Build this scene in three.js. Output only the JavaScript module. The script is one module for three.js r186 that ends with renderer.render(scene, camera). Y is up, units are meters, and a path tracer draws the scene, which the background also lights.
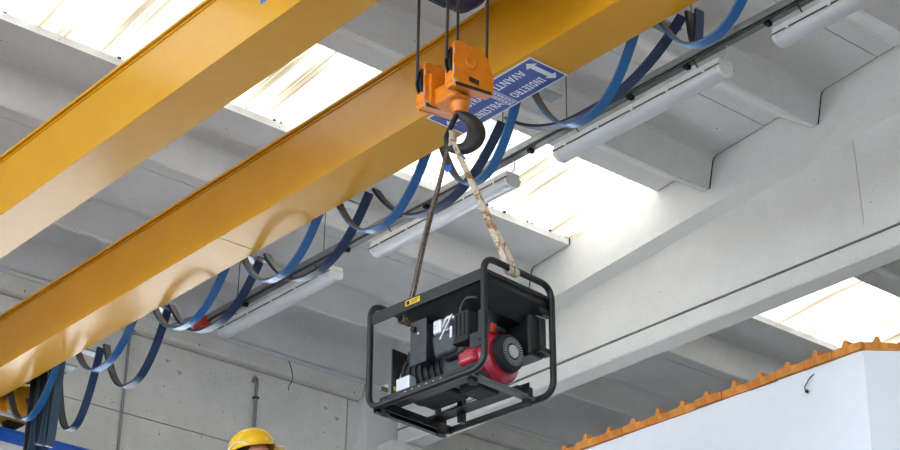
import * as THREE from 'three';
import { mergeGeometries, toCreasedNormals } from 'three/addons/utils/BufferGeometryUtils.js';
import { RoundedBoxGeometry } from 'three/addons/geometries/RoundedBoxGeometry.js';
import { MarchingCubes } from 'three/addons/objects/MarchingCubes.js';

// ---------------------------------------------------------------- camera, sky, sun, exposure
// Heights in this file are measured from the lens; LIFT puts the floor at y = 0 at the end.
const LIFT = 1.6, RAD = Math.PI / 180;
const scene = new THREE.Scene();
const camera = new THREE.PerspectiveCamera(2 * Math.atan(225 / 1832) / RAD, 2, 0.1, 300);
camera.rotation.set(26.47 * RAD, 50.71 * RAD, 1.11 * RAD, 'YXZ');
scene.add(camera);
scene.background = new THREE.Color().setRGB(0.84, 0.95, 1.09);
scene.backgroundIntensity = 4.6;
const sun = new THREE.DirectionalLight(0xfffaf2, 7);
sun.position.set(-4, 30, -11); sun.target.position.set(-6, 0, -6);
sun.castShadow = true; sun.shadow.mapSize.set(2048, 2048);
Object.assign(sun.shadow.camera, { left: -30, right: 30, top: 30, bottom: -30, near: 1, far: 80 });
scene.add(sun, sun.target);
const renderer = new THREE.WebGLRenderer({ antialias: true });
renderer.toneMapping = THREE.LinearToneMapping;
renderer.toneMappingExposure = 1.3;
renderer.shadowMap.enabled = true;

// ---------------------------------------------------------------- helpers
let seed = 7;
const rnd = () => { seed = (seed * 1664525 + 1013904223) >>> 0; return seed / 4294967296; };
const rr = (a, b) => a + (b - a) * rnd();
const taken = {};
function numbered(n) { const k = taken[n] = (taken[n] ?? -1) + 1; return k ? n + '_' + String(k).padStart(3, '0') : n; }
function fitUV(g) {                                   // uv in metres, by the way each face points
  const q = g.index ? g.toNonIndexed() : g; q.computeVertexNormals === undefined;
  const p = q.attributes.position, n = q.attributes.normal, uv = new Float32Array(p.count * 2);
  for (let i = 0; i < p.count; i++) {
    const ax = Math.abs(n.getX(i)), ay = Math.abs(n.getY(i)), az = Math.abs(n.getZ(i));
    let u, v;
    if (ay >= ax && ay >= az) { u = p.getX(i); v = p.getZ(i); } else if (ax >= az) { u = p.getZ(i); v = p.getY(i); } else { u = p.getX(i); v = p.getY(i); }
    uv[2 * i] = u; uv[2 * i + 1] = v;
  }
  q.setAttribute('uv', new THREE.BufferAttribute(uv, 2));
  for (const k of Object.keys(q.attributes)) if (!['position', 'normal', 'uv'].includes(k)) q.deleteAttribute(k);
  return q;
}
function mesh(name, geos, m, parent) {
  const list = (Array.isArray(geos) ? geos : [geos]).map(fitUV);
  const o = new THREE.Mesh(list.length > 1 ? mergeGeometries(list) : list[0], m);
  o.name = name; o.castShadow = o.receiveShadow = true;
  if (parent) parent.add(o);
  return o;
}
function thing(name, label, category, group) {
  const o = new THREE.Group(); o.name = numbered(name); o.userData = { label, category };
  if (group) o.userData.group = group;
  scene.add(o); return o;
}
function solo(name, label, category, geos, m, group) {
  const o = mesh(numbered(name), geos, m, scene); o.userData = { label, category };
  if (group) o.userData.group = group;
  return o;
}
function struct(name, label, category) { const o = new THREE.Group(); o.name = name; o.userData = { kind: 'structure', label, category }; scene.add(o); return o; }
const box = (x0, x1, y0, y1, z0, z1) => new THREE.BoxGeometry(x1 - x0, y1 - y0, z1 - z0).translate((x0 + x1) / 2, (y0 + y1) / 2, (z0 + z1) / 2);
const rbox = (x0, x1, y0, y1, z0, z1, r = 0.01) => new RoundedBoxGeometry(x1 - x0, y1 - y0, z1 - z0, 2, r).translate((x0 + x1) / 2, (y0 + y1) / 2, (z0 + z1) / 2);
const V = (x, y, z) => new THREE.Vector3(x, y, z);
function rod(a, b, r, n = 10, r2 = r) {
  const d = b.clone().sub(a), g = new THREE.CylinderGeometry(r2, r, d.length(), n);
  g.applyQuaternion(new THREE.Quaternion().setFromUnitVectors(V(0, 1, 0), d.clone().normalize()));
  return g.translate((a.x + b.x) / 2, (a.y + b.y) / 2, (a.z + b.z) / 2);
}
function cylX(x0, x1, y, z, r, n = 32, r2 = r) { return rod(V(x0, y, z), V(x1, y, z), r, n, r2); }
function pathTube(pts, radius, bend, seg = 120, closed = false, n = 10) {   // straight runs with rounded corners
  const c = new THREE.CurvePath(), N = pts.length, cut = (a, b, d) => a.clone().add(b.clone().sub(a).setLength(Math.min(d, a.distanceTo(b) * 0.49)));
  const list = closed ? pts.map((_, i) => i) : pts.map((_, i) => i).slice(1, -1);
  let from = closed ? cut(pts[0], pts[1], bend) : pts[0];
  const seq = closed ? [...list.slice(1), 0] : list;
  for (const i of seq) {
    const p = pts[i], a = pts[(i - 1 + N) % N], b = pts[(i + 1) % N], p0 = cut(p, a, bend), p1 = cut(p, b, bend);
    c.add(new THREE.LineCurve3(from, p0)); c.add(new THREE.QuadraticBezierCurve3(p0, p, p1)); from = p1;
  }
  if (!closed) c.add(new THREE.LineCurve3(from, pts[N - 1]));
  return new THREE.TubeGeometry(c, seg, radius, n, closed);
}
const wire = (pts, r, seg = 24, n = 6) => new THREE.TubeGeometry(new THREE.CatmullRomCurve3(pts), seg, r, n);
function extrudeZ(pts, z0, z1) { const g = new THREE.ExtrudeGeometry(new THREE.Shape(pts.map(([x, y]) => new THREE.Vector2(x, y))), { depth: z1 - z0, bevelEnabled: false }); return g.translate(0, 0, z0); }
function loftX(sec, x0, x1) {                          // a (z, y) outline that changes along x, capped
  const a = sec(x0), b = sec(x1), n = a.length, P = [];
  const tri = (...v) => v.forEach((w) => P.push(...w));
  for (let i = 0; i < n; i++) { const j = (i + 1) % n, A = [x0, a[i][1], a[i][0]], B = [x0, a[j][1], a[j][0]], C = [x1, b[j][1], b[j][0]], D = [x1, b[i][1], b[i][0]]; tri(A, B, C, A, C, D); }
  for (const [s, x, flip] of [[a, x0, 1], [b, x1, 0]]) {
    const t = THREE.ShapeUtils.triangulateShape(s.map(([z, y]) => new THREE.Vector2(z, y)), []);
    for (const f of t) { const q = f.map((k) => [x, s[k][1], s[k][0]]); flip ? tri(q[0], q[1], q[2]) : tri(q[0], q[2], q[1]); }
  }
  const g = new THREE.BufferGeometry(); g.setAttribute('position', new THREE.Float32BufferAttribute(P, 3)); g.computeVertexNormals(); return g;
}

// ---------------------------------------------------------------- textures (grain, stains, print)
function lattice(n, s) { const a = new Float32Array(n * n); let k = s >>> 0; for (let i = 0; i < n * n; i++) { k = (k * 1664525 + 1013904223) >>> 0; a[i] = k / 4294967296; } return a; }
function noise2(size, cells, s, cy = cells) {
  const n = Math.max(cells, cy), L = lattice(n, s), out = new Float32Array(size * size), sm = (t) => t * t * (3 - 2 * t);
  for (let y = 0; y < size; y++) for (let x = 0; x < size; x++) {
    const fx = x / size * cells, fy = y / size * cy, ix = fx | 0, iy = fy | 0, tx = sm(fx - ix), ty = sm(fy - iy);
    const at = (i, j) => L[(j % cy) * n + (i % cells)];
    out[y * size + x] = (at(ix, iy) * (1 - tx) + at(ix + 1, iy) * tx) * (1 - ty) + (at(ix, iy + 1) * (1 - tx) + at(ix + 1, iy + 1) * tx) * ty;
  }
  return out;
}
function dataTex(size, fn, repeat, srgb = true, repeatY = repeat) {
  const d = new Uint8Array(size * size * 4);
  for (let i = 0; i < size * size; i++) { const c = fn(i, i % size, (i / size) | 0); d[4 * i] = c[0]; d[4 * i + 1] = c[1]; d[4 * i + 2] = c[2]; d[4 * i + 3] = 255; }
  const t = new THREE.DataTexture(d, size, size); t.wrapS = t.wrapT = THREE.RepeatWrapping; t.magFilter = THREE.LinearFilter; t.minFilter = THREE.LinearMipmapLinearFilter; t.generateMipmaps = true;
  t.repeat.set(repeat, repeatY); if (srgb) t.colorSpace = THREE.SRGBColorSpace; t.needsUpdate = true; return t;
}
const S = 512, nA = noise2(S, 6, 11), nB = noise2(S, 23, 12), nC = noise2(S, 90, 13), nD = noise2(S, 250, 14), nStreak = noise2(S, 64, 15, 3), nFine = noise2(S, 170, 16, 4);
function paintTex(base, amount, specks, repeat, warm = 0) {
  return dataTex(S, (i) => {
    const v = (nA[i] * 0.5 + nB[i] * 0.3 + nC[i] * 0.2 - 0.5) * amount + (nD[i] - 0.5) * amount * 0.35;
    const sp = (nC[i] > 1 - specks && nD[i] > 0.45 ? 0.62 : 1) * (specks === 0.05 && nB[i] > 0.94 && nC[i] > 0.72 ? 0.9 - nD[i] * 0.25 : 1);
    return base.map((c, k) => Math.max(0, Math.min(255, (c + v * (1 + (k === 2 ? warm : 0))) * sp)));
  }, repeat);
}
const bumpFine = dataTex(S, (i) => { const v = 128 + (nC[i] - 0.5) * 110 + (nD[i] - 0.5) * 110; return [v, v, v]; }, 0.8, false);

const std = (o) => new THREE.MeshStandardMaterial(o), phy = (o) => new THREE.MeshPhysicalMaterial(o);
const M = {
  roof: std({ map: paintTex([222, 221, 221], 18, 0.03, 0.45), roughness: 0.75, bumpMap: bumpFine, bumpScale: 0.002 }),
  beam: std({ map: paintTex([229, 228, 225], 14, 0.02, 0.4), roughness: 0.65, bumpMap: bumpFine, bumpScale: 0.002 }),
  wall: std({ map: paintTex([230, 228, 222], 24, 0.05, 0.5), roughness: 0.8, bumpMap: bumpFine, bumpScale: 0.003 }),
  booth: std({ map: paintTex([226, 229, 233], 8, 0.008, 0.6), roughness: 0.85 }),
  floor: std({ map: paintTex([78, 78, 78], 26, 0.03, 0.3), roughness: 0.6 }),
  ground: std({ map: paintTex([92, 92, 91], 26, 0.03, 0.2), roughness: 0.95 }),
  paleGround: std({ map: paintTex([232, 232, 229], 20, 0.03, 0.2), roughness: 0.95 }),
  dark: std({ color: 0x2a2724, roughness: 0.9 }),
  yellow: phy({ map: paintTex([224, 160, 0], 9, 0.004, 0.7), roughness: 0.7, clearcoat: 0.6, clearcoatRoughness: 0.18, ior: 1.3 }),
  yellowDark: phy({ map: paintTex([230, 160, 16], 30, 0.08, 2.5), roughness: 0.5 }),
  orange: phy({ map: paintTex([240, 138, 16], 34, 0.06, 4), roughness: 0.42, clearcoat: 0.4, clearcoatRoughness: 0.35 }),
  blackRubber: std({ color: 0x0f1012, roughness: 0.7 }),
  steelBlack: phy({ color: 0x0a0b0c, roughness: 0.45, clearcoat: 0.1, clearcoatRoughness: 0.3 }),
  hookBlack: std({ map: paintTex([52, 51, 50], 24, 0.05, 5), roughness: 0.5, metalness: 0.4 }),
  rope: std({ color: 0x4c4b4a, roughness: 0.5, metalness: 0.6 }),
  galv: std({ map: paintTex([150, 153, 155], 22, 0.02, 3), roughness: 0.42, metalness: 0.7 }),
  castAl: std({ map: paintTex([205, 208, 211], 26, 0.05, 6), roughness: 0.45, metalness: 0.55 }),
  greyPart: std({ map: paintTex([60, 63, 66], 26, 0.05, 6), roughness: 0.5, metalness: 0.3 }),
  barGrey: std({ map: paintTex([104, 103, 100], 26, 0.05, 6), roughness: 0.55, metalness: 0.2 }),
  red: phy({ map: paintTex([164, 24, 50], 16, 0.03, 5), roughness: 0.4, clearcoat: 0.5 }),
  blueSteel: phy({ map: paintTex([26, 92, 196], 14, 0.02, 1.2), roughness: 0.45 }),
  motorBlue: phy({ map: paintTex([24, 48, 92], 16, 0.03, 3), roughness: 0.4 }),
  cableBlue: std({ map: paintTex([44, 112, 176], 12, 0.01, 3), roughness: 0.3 }),
  cableNavy: std({ map: paintTex([25, 55, 96], 12, 0.01, 3), roughness: 0.42 }),
  cableGrey: std({ map: paintTex([58, 84, 108], 12, 0.01, 3), roughness: 0.45 }),
  cableBrown: std({ map: paintTex([92, 80, 68], 14, 0.02, 3), roughness: 0.55 }),
  cableBlack: std({ map: paintTex([40, 41, 44], 10, 0.02, 3), roughness: 0.5 }),
  lampWhite: std({ color: 0xd9dadb, roughness: 0.5 }),
  diffuser: phy({ color: 0xf4f8fb, roughness: 0.22, transmission: 0.4, thickness: 0 }),
  tube: std({ color: 0xf4f6f8, roughness: 0.3 }),
  terracotta: [0, 1, 2].map((k) => std({ map: paintTex([[206, 134, 58], [196, 122, 50], [214, 144, 70]][k], 52, 0.12, 5 + k), roughness: 0.85 })),
  webbing: std({ map: dataTex(256, (i, x, y) => { const k = (y * 2 % 512) * 512 + x * 2, r = nB[k] * 0.6 + nC[k] * 0.4, w = (Math.sin(x * 0.8) + Math.sin(y * 1.7)) * 5; return [200 - 62 * Math.min(1, Math.max(0, r - 0.5) * 5) + w, 184 - 84 * Math.min(1, Math.max(0, r - 0.5) * 5) + w, 162 - 96 * Math.min(1, Math.max(0, r - 0.5) * 5) + w]; }, 1.1), roughness: 0.9 }),
  webbingDirty: std({ map: dataTex(256, (i, x, y) => { const k = (y * 2 % 512) * 512 + x * 2, w = (nC[k] - 0.5) * 60; return [104 + w, 88 + w, 76 + w]; }, 1.2), roughness: 0.9 }),
  tagBlue: std({ color: 0x2b6fd6, roughness: 0.6 }),
  yellowLabel: std({ color: 0xe8b917, roughness: 0.5 }),
  hat: phy({ color: 0xe9b50e, roughness: 0.28, clearcoat: 0.6, clearcoatRoughness: 0.15 }),
  white: std({ color: 0xe4e2de, roughness: 0.6 }),
  skin: std({ color: 0xc98f78, roughness: 0.6 }), cloth: std({ color: 0x2f4468, roughness: 0.9 }), hair: std({ color: 0x3a2c22, roughness: 0.9 }),
  redBox: std({ color: 0xc23a26, roughness: 0.5 }),
  glass: phy({ color: 0xffffff, roughness: 0.02, transmission: 1, thickness: 0, ior: 1.5 }),
};
// translucent roof sheet: ivory plastic with brown dirt streaks along the corrugation
M.sheet = phy({
  map: dataTex(S, (i, x, y) => { const q = 0.4 * nStreak[x * S + y] + 0.45 * nFine[x * S + y] + 0.15 * nA[i], t = Math.min(1, Math.max(0, (q - 0.42) / 0.4)), v = t * 135 + (nC[i] > 0.975 && nD[i] > 0.4 ? 90 : 0); return [250 - v * 0.9, 246 - v * 0.97, 236 - v * 1.08]; }, 0.35),
  roughness: 1, transmission: 0.4, thickness: 0, side: THREE.DoubleSide,
});

// ---------------------------------------------------------------- large structure
const zFlange = -11.43, zBack = -11.9, roofFront = 5, roofBack = -23;
const flatY = (x) => 8.25 + 0.1015 * (x + 10.1), tipY = (x) => 8.954 + 0.1015 * x;
// each precast roof panel: left joint, start of the slope, rib tip, right edge
const panels = [[-14.62, -14.53, -14.11, -13.305], [-13.295, -13.12, -12.70, -12.06], [-10.83, -10.59, -10.17, -9.455], [-9.445, -9.28, -8.86, -8.155], [-8.145, -7.95, -7.53, -6.825], [-6.815, -6.62, -6.2, -5.5],
  [-4.3, -4.06, -3.64, -2.935], [-2.925, -2.73, -2.31, -1.605], [-1.595, -1.4, -0.98, -0.275], [-0.265, -0.07, 0.35, 1.05], [2.25, 2.49, 2.91, 3.61], [3.62, 3.8, 4.22, 4.95]];
const lights = [[-12.06, -10.83], [-5.5, -4.3], [1.05, 2.25]];  // first strip is in view; the other two are added for more daylight
const ceiling = struct('ceiling', 'white precast concrete roof of ribbed panels resting on a sloping beam', 'ceiling');
function panelShape([xl, xs, xt, xr]) {
  const v = xt + 0.075, f = flatY(v);
  return [[xl, flatY(xl)], [xs - 0.02, flatY(xs - 0.02)], [xs + 0.03, flatY(xs) - 0.012], [xt - 0.055, tipY(xt) + 0.012], [xt - 0.04, tipY(xt)], [xt, tipY(xt)], [xt + 0.012, tipY(xt) + 0.014], [v - 0.006, f - 0.045], [v + 0.008, f - 0.012], [v + 0.04, flatY(v + 0.04)], [xr, flatY(xr)], [xr, flatY(xr) + 0.07], [xl, flatY(xl) + 0.07]];
}
for (const [z0, z1] of [[zFlange, roofFront], [roofBack, zBack]]) {
  for (const p of panels) mesh('roof_panel', extrudeZ(panelShape(p), z0 + (z0 > -12 ? 0.014 : 0), z1 - (z1 < 0 ? 0.014 : 0)), M.roof, ceiling);
  for (let i = 0; i < panels.length; i++) { const x = panels[i][0] - 0.005; if (i === 0 || panels[i][0] - panels[i - 1][3] < 0.1) mesh('joint_seal', loftX((q) => [[z0, flatY(q) + 0.05], [z1, flatY(q) + 0.05], [z1, flatY(q) + 0.1], [z0, flatY(q) + 0.1]], x - 0.02, x + 0.02), M.dark, ceiling); }
  mesh('roof_panel', extrudeZ([[-15.45, 7.36], [-15.12, 7.385], [-15.11, tipY(-15.11)], [-15.06, tipY(-15.11)], [-15.045, 7.44], [-14.99, 7.7], [-14.97, 7.735], [-14.93, flatY(-14.93)], [-14.63, flatY(-14.63)], [-14.63, 7.86], [-15.45, 7.8]], z0, z1), M.roof, ceiling);
}
// tapered beam under the panels: chamfered top flange, web, groove above the bottom chord
const beamSection = (zf) => (x) => { const t = tipY(x), w = zf - 0.15, b = w - 0.23;
  return [[w - 0.012, 6.71], [w, 6.722], [w, 6.88], [w - 0.06, 6.88], [w - 0.06, 6.908], [w, 6.908], [w, t - 0.215], [zf, t - 0.17], [zf, t], [b - 0.15, t], [b - 0.15, t - 0.17], [b, t - 0.215], [b, 6.71]]; };
mesh('roof_beam', loftX(beamSection(-11.4), -14.95, 4.9), M.beam, ceiling);
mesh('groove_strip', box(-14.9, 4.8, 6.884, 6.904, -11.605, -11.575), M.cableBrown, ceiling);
mesh('roof_beam', loftX(beamSection(5.1), -14.95, 4.9), M.beam, ceiling);
const fill = (z0, z1) => loftX((x) => [[z0, tipY(x)], [z1, tipY(x)], [z1, flatY(x) + 0.07], [z0, flatY(x) + 0.07]], -15.1, 4.9);
mesh('infill_wall', fill(zBack, zFlange), M.beam, ceiling);
for (const p of panels) { mesh('end_seal', loftX((x) => [[zBack - 0.06, flatY(x) + 0.0705], [zFlange + 0.06, flatY(x) + 0.0705], [zFlange + 0.06, flatY(x) + 0.074], [zBack - 0.06, flatY(x) + 0.074]], p[0], p[3]), M.dark, ceiling); mesh('joint_filler', extrudeZ(panelShape(p).map(([x, y]) => [x + 0.004, y + 0.007]), zFlange + 0.001, zFlange + 0.0135), M.dark, ceiling); }
mesh('formwork_joint', [rod(V(-8.585, 7.9, -11.548), V(-8.55, 7.02, -11.548), 0.004, 5)], M.wall, ceiling);

// skylight strips: corrugated translucent sheets resting on the panel edges
lights.forEach(([x0, x1], k) => {
  const w = struct('window_' + (k + 1), ['long ivory corrugated plastic skylight strip between roof panels', 'unseen corrugated skylight strip added above the camera for daylight', 'unseen corrugated skylight strip added near the right wall for daylight'][k], 'skylight');
  const gapDots = []; if (k === 0) for (let i = 0; i < 150; i++) { const z = -5 - i * 0.076, x = x0 - 0.012, q = rnd(); if (z < zFlange) break; if (q > (z < -9.6 ? 0.9 : 0.3)) continue; const e = rr(0.006, 0.02); gapDots.push(new THREE.IcosahedronGeometry(e, 1).scale(1, 0.7, 1.2).translate(x + rr(-0.01, 0.02), flatY(x) + 0.076, z)); }
  if (gapDots.length) mesh('dirt_and_gap_shade', gapDots, M.cableBrown, w).userData.kind = 'stuff';  // brown dots paint both dirt and the unlit gaps under the crests
  for (let z = roofFront; z > roofBack + 0.1; z -= 2.5) {
    const L = 2.5, n = 200, P = [], I = [], ov = 0.16, U = [];
    for (let i = 0; i <= n; i++) { const zz = z - L * i / n, y = 0.018 * Math.cos(2 * Math.PI * zz / 0.076);
      for (const s of [0, 0.25, 0.5, 0.75, 1]) { const x = x0 - ov + (x1 - x0 + 2 * ov) * s; P.push(x, flatY(x) + 0.092 + y, zz); U.push(x, zz); } }
    for (let i = 0; i < n; i++) for (let s = 0; s < 4; s++) { const a = i * 5 + s; I.push(a, a + 1, a + 5, a + 1, a + 6, a + 5); }
    const g = new THREE.BufferGeometry(); g.setAttribute('position', new THREE.Float32BufferAttribute(P, 3)); g.setAttribute('uv', new THREE.Float32BufferAttribute(U, 2)); g.setIndex(I); g.computeVertexNormals();
    const o = new THREE.Mesh(g, M.sheet); o.name = 'corrugated_sheet'; o.castShadow = o.receiveShadow = true; w.add(o);
  }
});

// far wall: precast panels above, a band of windows below the runway beam
const X0 = -15.25, wallL = struct('wall_left', 'off-white wall of precast panels with dark joints behind the crane', 'wall');
const zJ = []; for (let z = -22.1; z < 5.6; z += 2.755) zJ.push(z);
for (let i = 0; i < zJ.length - 1; i++) {
  const a = zJ[i] + 0.008, b = zJ[i + 1] - 0.008;
  for (const [y0, y1] of [[6.37, 7.215], [5.52, 6.36], [4.92, 5.51], [-1.6, 1.9]]) mesh('wall_panel', box(X0 - 0.18, X0 + rr(-0.002, 0.002), y0, y1, a, b), M.wall, wallL);
  mesh('wall_panel', box(X0 - 0.18, X0, 1.9, 4.92, a, zJ[i] > -14 && zJ[i + 1] < -5 ? a + 0.25 : b), M.wall, wallL);
}
mesh('wall_core', [box(X0 - 0.4, X0 - 0.05, 1.88, 4.95, -23, -13.85), box(X0 - 0.4, X0 - 0.05, 1.88, 4.95, -5.56, 5.2), box(X0 - 0.4, X0 - 0.03, 4.95, 7.9, -23, 5.2), box(X0 - 0.4, X0 - 0.03, -1.6, 1.88, -23, 5.2)], M.dark, wallL);
let wn = 4;
for (let i = 0; i < zJ.length - 1; i++) {
  if (!(zJ[i] > -14 && zJ[i + 1] < -5)) continue;
  const a = zJ[i] + 0.27, b = zJ[i + 1], w = struct('window_' + wn++, 'factory window in the far wall under the crane runway', 'window');
  mesh('frame', [box(X0 - 0.12, X0 - 0.05, 1.9, 1.97, a, b), box(X0 - 0.12, X0 - 0.05, 4.85, 4.92, a, b), box(X0 - 0.12, X0 - 0.05, 1.9, 4.92, a, a + 0.05), box(X0 - 0.12, X0 - 0.05, 1.9, 4.92, b - 0.05, b), box(X0 - 0.11, X0 - 0.06, 3.38, 3.42, a, b)], M.galv, w);
  mesh('pane', box(X0 - 0.09, X0 - 0.085, 1.97, 3.38, a + 0.05, b - 0.05), M.glass, w); mesh('pane', box(X0 - 0.09, X0 - 0.085, 3.42, 4.85, a + 0.05, b - 0.05), M.glass, w);
}
const trim1 = struct('trim_1', 'concrete cap beam with rounded end along the top of the far wall', 'beam');
const capShape = [[-15.4, 7.225], [-15.2, 7.225], [-15.165, 7.235], [-15.145, 7.26], [-15.12, 7.38], [-15.4, 7.36]];
mesh('cap', [extrudeZ(capShape, -11.2, 5), extrudeZ(capShape, -22.8, -12)], M.wall, trim1);
for (const [i, z] of [-11.58, 4.6].entries()) {
  const c = struct('trim_' + (2 + i), ['square concrete column carrying the end of the roof beam', 'square concrete column at the front of the hall'][i], 'column');
  mesh('shaft', rbox(-15.42, -15.08, -1.6, 7.36, z - 0.36, z + 0.36, 0.015), M.beam, c);
  mesh('bracket', box(-15.1, -14.8, 6.45, 6.705, z - 0.2, z + 0.2), M.beam, c);
}
const wallB = struct('wall_back', 'plain back wall closing the second bay', 'wall'); mesh('plaster', box(-15.6, 5.2, -1.6, 10, -23.3, -23), M.wall, wallB);
const wallF = struct('wall_front', 'front wall behind the camera with a wide open gateway', 'wall');
mesh('plaster', [box(-15.6, -14, -1.6, 10, 5.2, 5.45), box(4, 5.2, -1.6, 10, 5.2, 5.45), box(-14, 4, 7.0, 10, 5.2, 5.45)], M.wall, wallF);
const wallR = struct('wall_right', 'side wall right of the camera with an unseen opening added for light', 'wall'); mesh('plaster', [box(4.95, 5.2, -1.6, 10, -23.2, -5), box(4.95, 5.2, -1.6, 10, 1, 5.2), box(4.95, 5.2, 4.0, 10, -5, 1)], M.wall, wallR);  // opening added out of view to brighten faces turned to the right
const floor = mesh('floor', box(-15.6, 5.2, -1.75, -1.6, -23.2, 5.2), M.floor, scene); floor.userData = { kind: 'structure', label: 'grey concrete hall floor under the crane', category: 'floor' };
const addedYardL = mesh('added_ground_left', box(-90, -15.7, -1.95, -1.77, -70, 70), M.paleGround, scene); addedYardL.userData = { kind: 'structure', label: 'pale ground added outside the far wall windows to bounce light', category: 'ground' };  // unseen bright ground added to lift the reflection on the girder flanges
const yard = mesh('ground', box(-15.69, 60, -1.95, -1.77, -70, 70), M.ground, scene); yard.userData = { kind: 'structure', label: 'dark asphalt yard around the hall', category: 'ground' };  // kept dark so that little light bounces up to the roof

// ---------------------------------------------------------------- crane
const GY = 5.58, GT = 6.06, gx0 = -13.96, gx1 = 3.2;
const crane = thing('bridge_crane', 'yellow double-girder overhead bridge crane spanning the hall', 'crane');
function girder(zc, seams, splice) {
  const g = new THREE.Group(); g.name = 'girder'; crane.add(g);
  const h = 0.165, xs = [gx0, ...seams, gx1];
  for (let i = 0; i < xs.length - 1; i++) mesh('web_plate', [box(xs[i], xs[i + 1] - 0.002, GY + 0.012, GT, zc + h - 0.022, zc + h - 0.006), box(xs[i], xs[i + 1] - 0.002, GY + 0.012, GT, zc - h + 0.006, zc - h + 0.022)], M.yellow, g);
  mesh('top_flange', [rbox(gx0, gx1, GT, GT + 0.02, zc - h - 0.018, zc + h + 0.018, 0.004), box(gx0, gx1, GT - 0.022, GT - 0.014, zc - h - 0.002, zc + h + 0.002)], M.yellow, g);
  const fs = [gx0, splice, gx1];
  for (let i = 0; i < 2; i++) mesh('bottom_flange', rbox(fs[i] + (i ? 0.002 : 0), fs[i + 1] - (i ? 0 : 0.002), GY, GY + 0.012, zc - h, zc + h, 0.003), M.yellow, g);
  mesh('rail', box(gx0, gx1, GT + 0.02, GT + 0.06, zc - 0.025, zc + 0.025), M.rope, g);
  return g;
}
const zN = -4.877, zF = -6.186;
girder(zN, [-7.2, -2], -4); girder(zF, [-7.56, -2.2], -9.9);
const truckShape = (x0, x1) => [rbox(x0, x1, 5.52, 5.84, -6.78, -4.2, 0.03)];
for (const s of [0, 1]) {
  const x = s ? 3.2 : -14.28, t = mesh('end_truck', [...truckShape(x, x + 0.32)], M.yellow, crane);
  for (const z of [-6.66, -4.34]) mesh('wheel', cylX(x + 0.1, x + 0.22, 5.57, z, 0.1, 24), M.hookBlack, t);
  mesh('gear_motor', [cylX(x + (s ? -0.25 : 0.3), x + (s ? 0.02 : 0.55), 5.62, -6.55, 0.1, 24), rbox(x + (s ? -0.04 : 0.3), x + (s ? 0.02 : 0.38), 5.5, 5.82, -6.72, -6.4, 0.03)], M.yellowDark, t);
}
mesh('push_rod', [rod(V(-13.8, 5.46, -7.0), V(-13.8, 5.46, -4.3), 0.018, 10), rod(V(-13.8, 5.46, -4.6), V(-13.97, 5.6, -4.6), 0.014, 8), rod(V(-13.8, 5.46, -6.5), V(-13.97, 5.6, -6.5), 0.014, 8)], M.white, crane);
mesh('buffer_arm', [rod(V(-13.95, 5.76, -6.37), V(-13.72, 5.58, -6.62), 0.03, 8)], M.cableBlack, crane);
const rail = mesh('cable_rail', [box(-13.9, 2.8, 5.80, 5.84, -6.55, -6.51)], M.galv, crane);
for (let x = -13.6; x < 2.5; x += 1.6) mesh('rail_bracket', box(x, x + 0.04, 5.84, 5.88, -6.56, -6.33), M.galv, rail);
// two-way direction sign riveted under the far girder
{
  const c = document.createElement('canvas'); c.width = 1536; c.height = 472; const k = c.getContext('2d');
  k.fillStyle = '#e9eef4'; k.fillRect(0, 0, 1536, 472); k.fillStyle = '#2450a6'; k.fillRect(16, 16, 1504, 440);
  k.fillStyle = '#eef2f6'; k.textAlign = 'center'; k.textBaseline = 'middle';
  const put = (t, x, y, size, w, turn) => { k.save(); k.translate(x, y); k.rotate(turn); k.font = 'bold ' + size + 'px sans-serif'; k.scale(w / Math.max(1, k.measureText(t).width), 1); k.fillText(t, 0, 0); k.restore(); };
  put('AVANTI', 1085, 128, 140, 420, Math.PI); put('INDIETRO', 1110, 342, 140, 450, Math.PI);
  put('SINISTRA', 505, 342, 140, 440, 0); put('DESTRA', 505, 128, 140, 340, 0);
  const arrow = (x, y, L, w, turn) => { k.save(); k.translate(x, y); k.rotate(turn); k.beginPath(); [[-L, 0], [-L + w, -w], [-L + w, -w * 0.42], [L - w, -w * 0.42], [L - w, -w], [L, 0], [L - w, w], [L - w, w * 0.42], [-L + w, w * 0.42], [-L + w, w]].forEach(([a, b], i) => i ? k.lineTo(a, b) : k.moveTo(a, b)); k.closePath(); k.fill(); k.restore(); };
  arrow(1425, 236, 190, 78, Math.PI / 2); arrow(150, 236, 120, 70, 0);
  k.fillRect(738, 16, 10, 440); k.fillRect(848, 16, 8, 440);
  for (let r = 0; r < 9; r++) for (let q = 0; q < 2; q++) { k.fillRect(756 + q * 46, 34 + r * 46, 38, 9); k.fillRect(756 + q * 46, 48 + r * 46, 30, 8); k.fillRect(756 + q * 46, 34 + r * 46, 9, 34); k.fillRect(756 + q * 46, 61 + r * 46, 38, 8); }
  const t = new THREE.CanvasTexture(c); t.colorSpace = THREE.SRGBColorSpace;
  const plate = mesh('direction_sign', box(-7.635, -6.692, GY - 0.006, GY - 0.001, -6.343, -6.047), M.white, crane); plate.userData.label = 'blue and white direction sign';
  const f = new THREE.Mesh(new THREE.PlaneGeometry(0.943, 0.296), std({ map: t, roughness: 0.4 })); f.rotation.x = Math.PI / 2; f.position.set(-7.1635, GY - 0.0068, -6.195); f.name = 'sign_print'; plate.add(f);
  const st = mesh('sticker', new THREE.PlaneGeometry(0.16, 0.11).rotateZ(0.0).translate(-7.43, 5.815, zN + 0.165 - 0.0045), M.tagBlue, crane); st.userData.label = 'small blue sticker';
}

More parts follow.
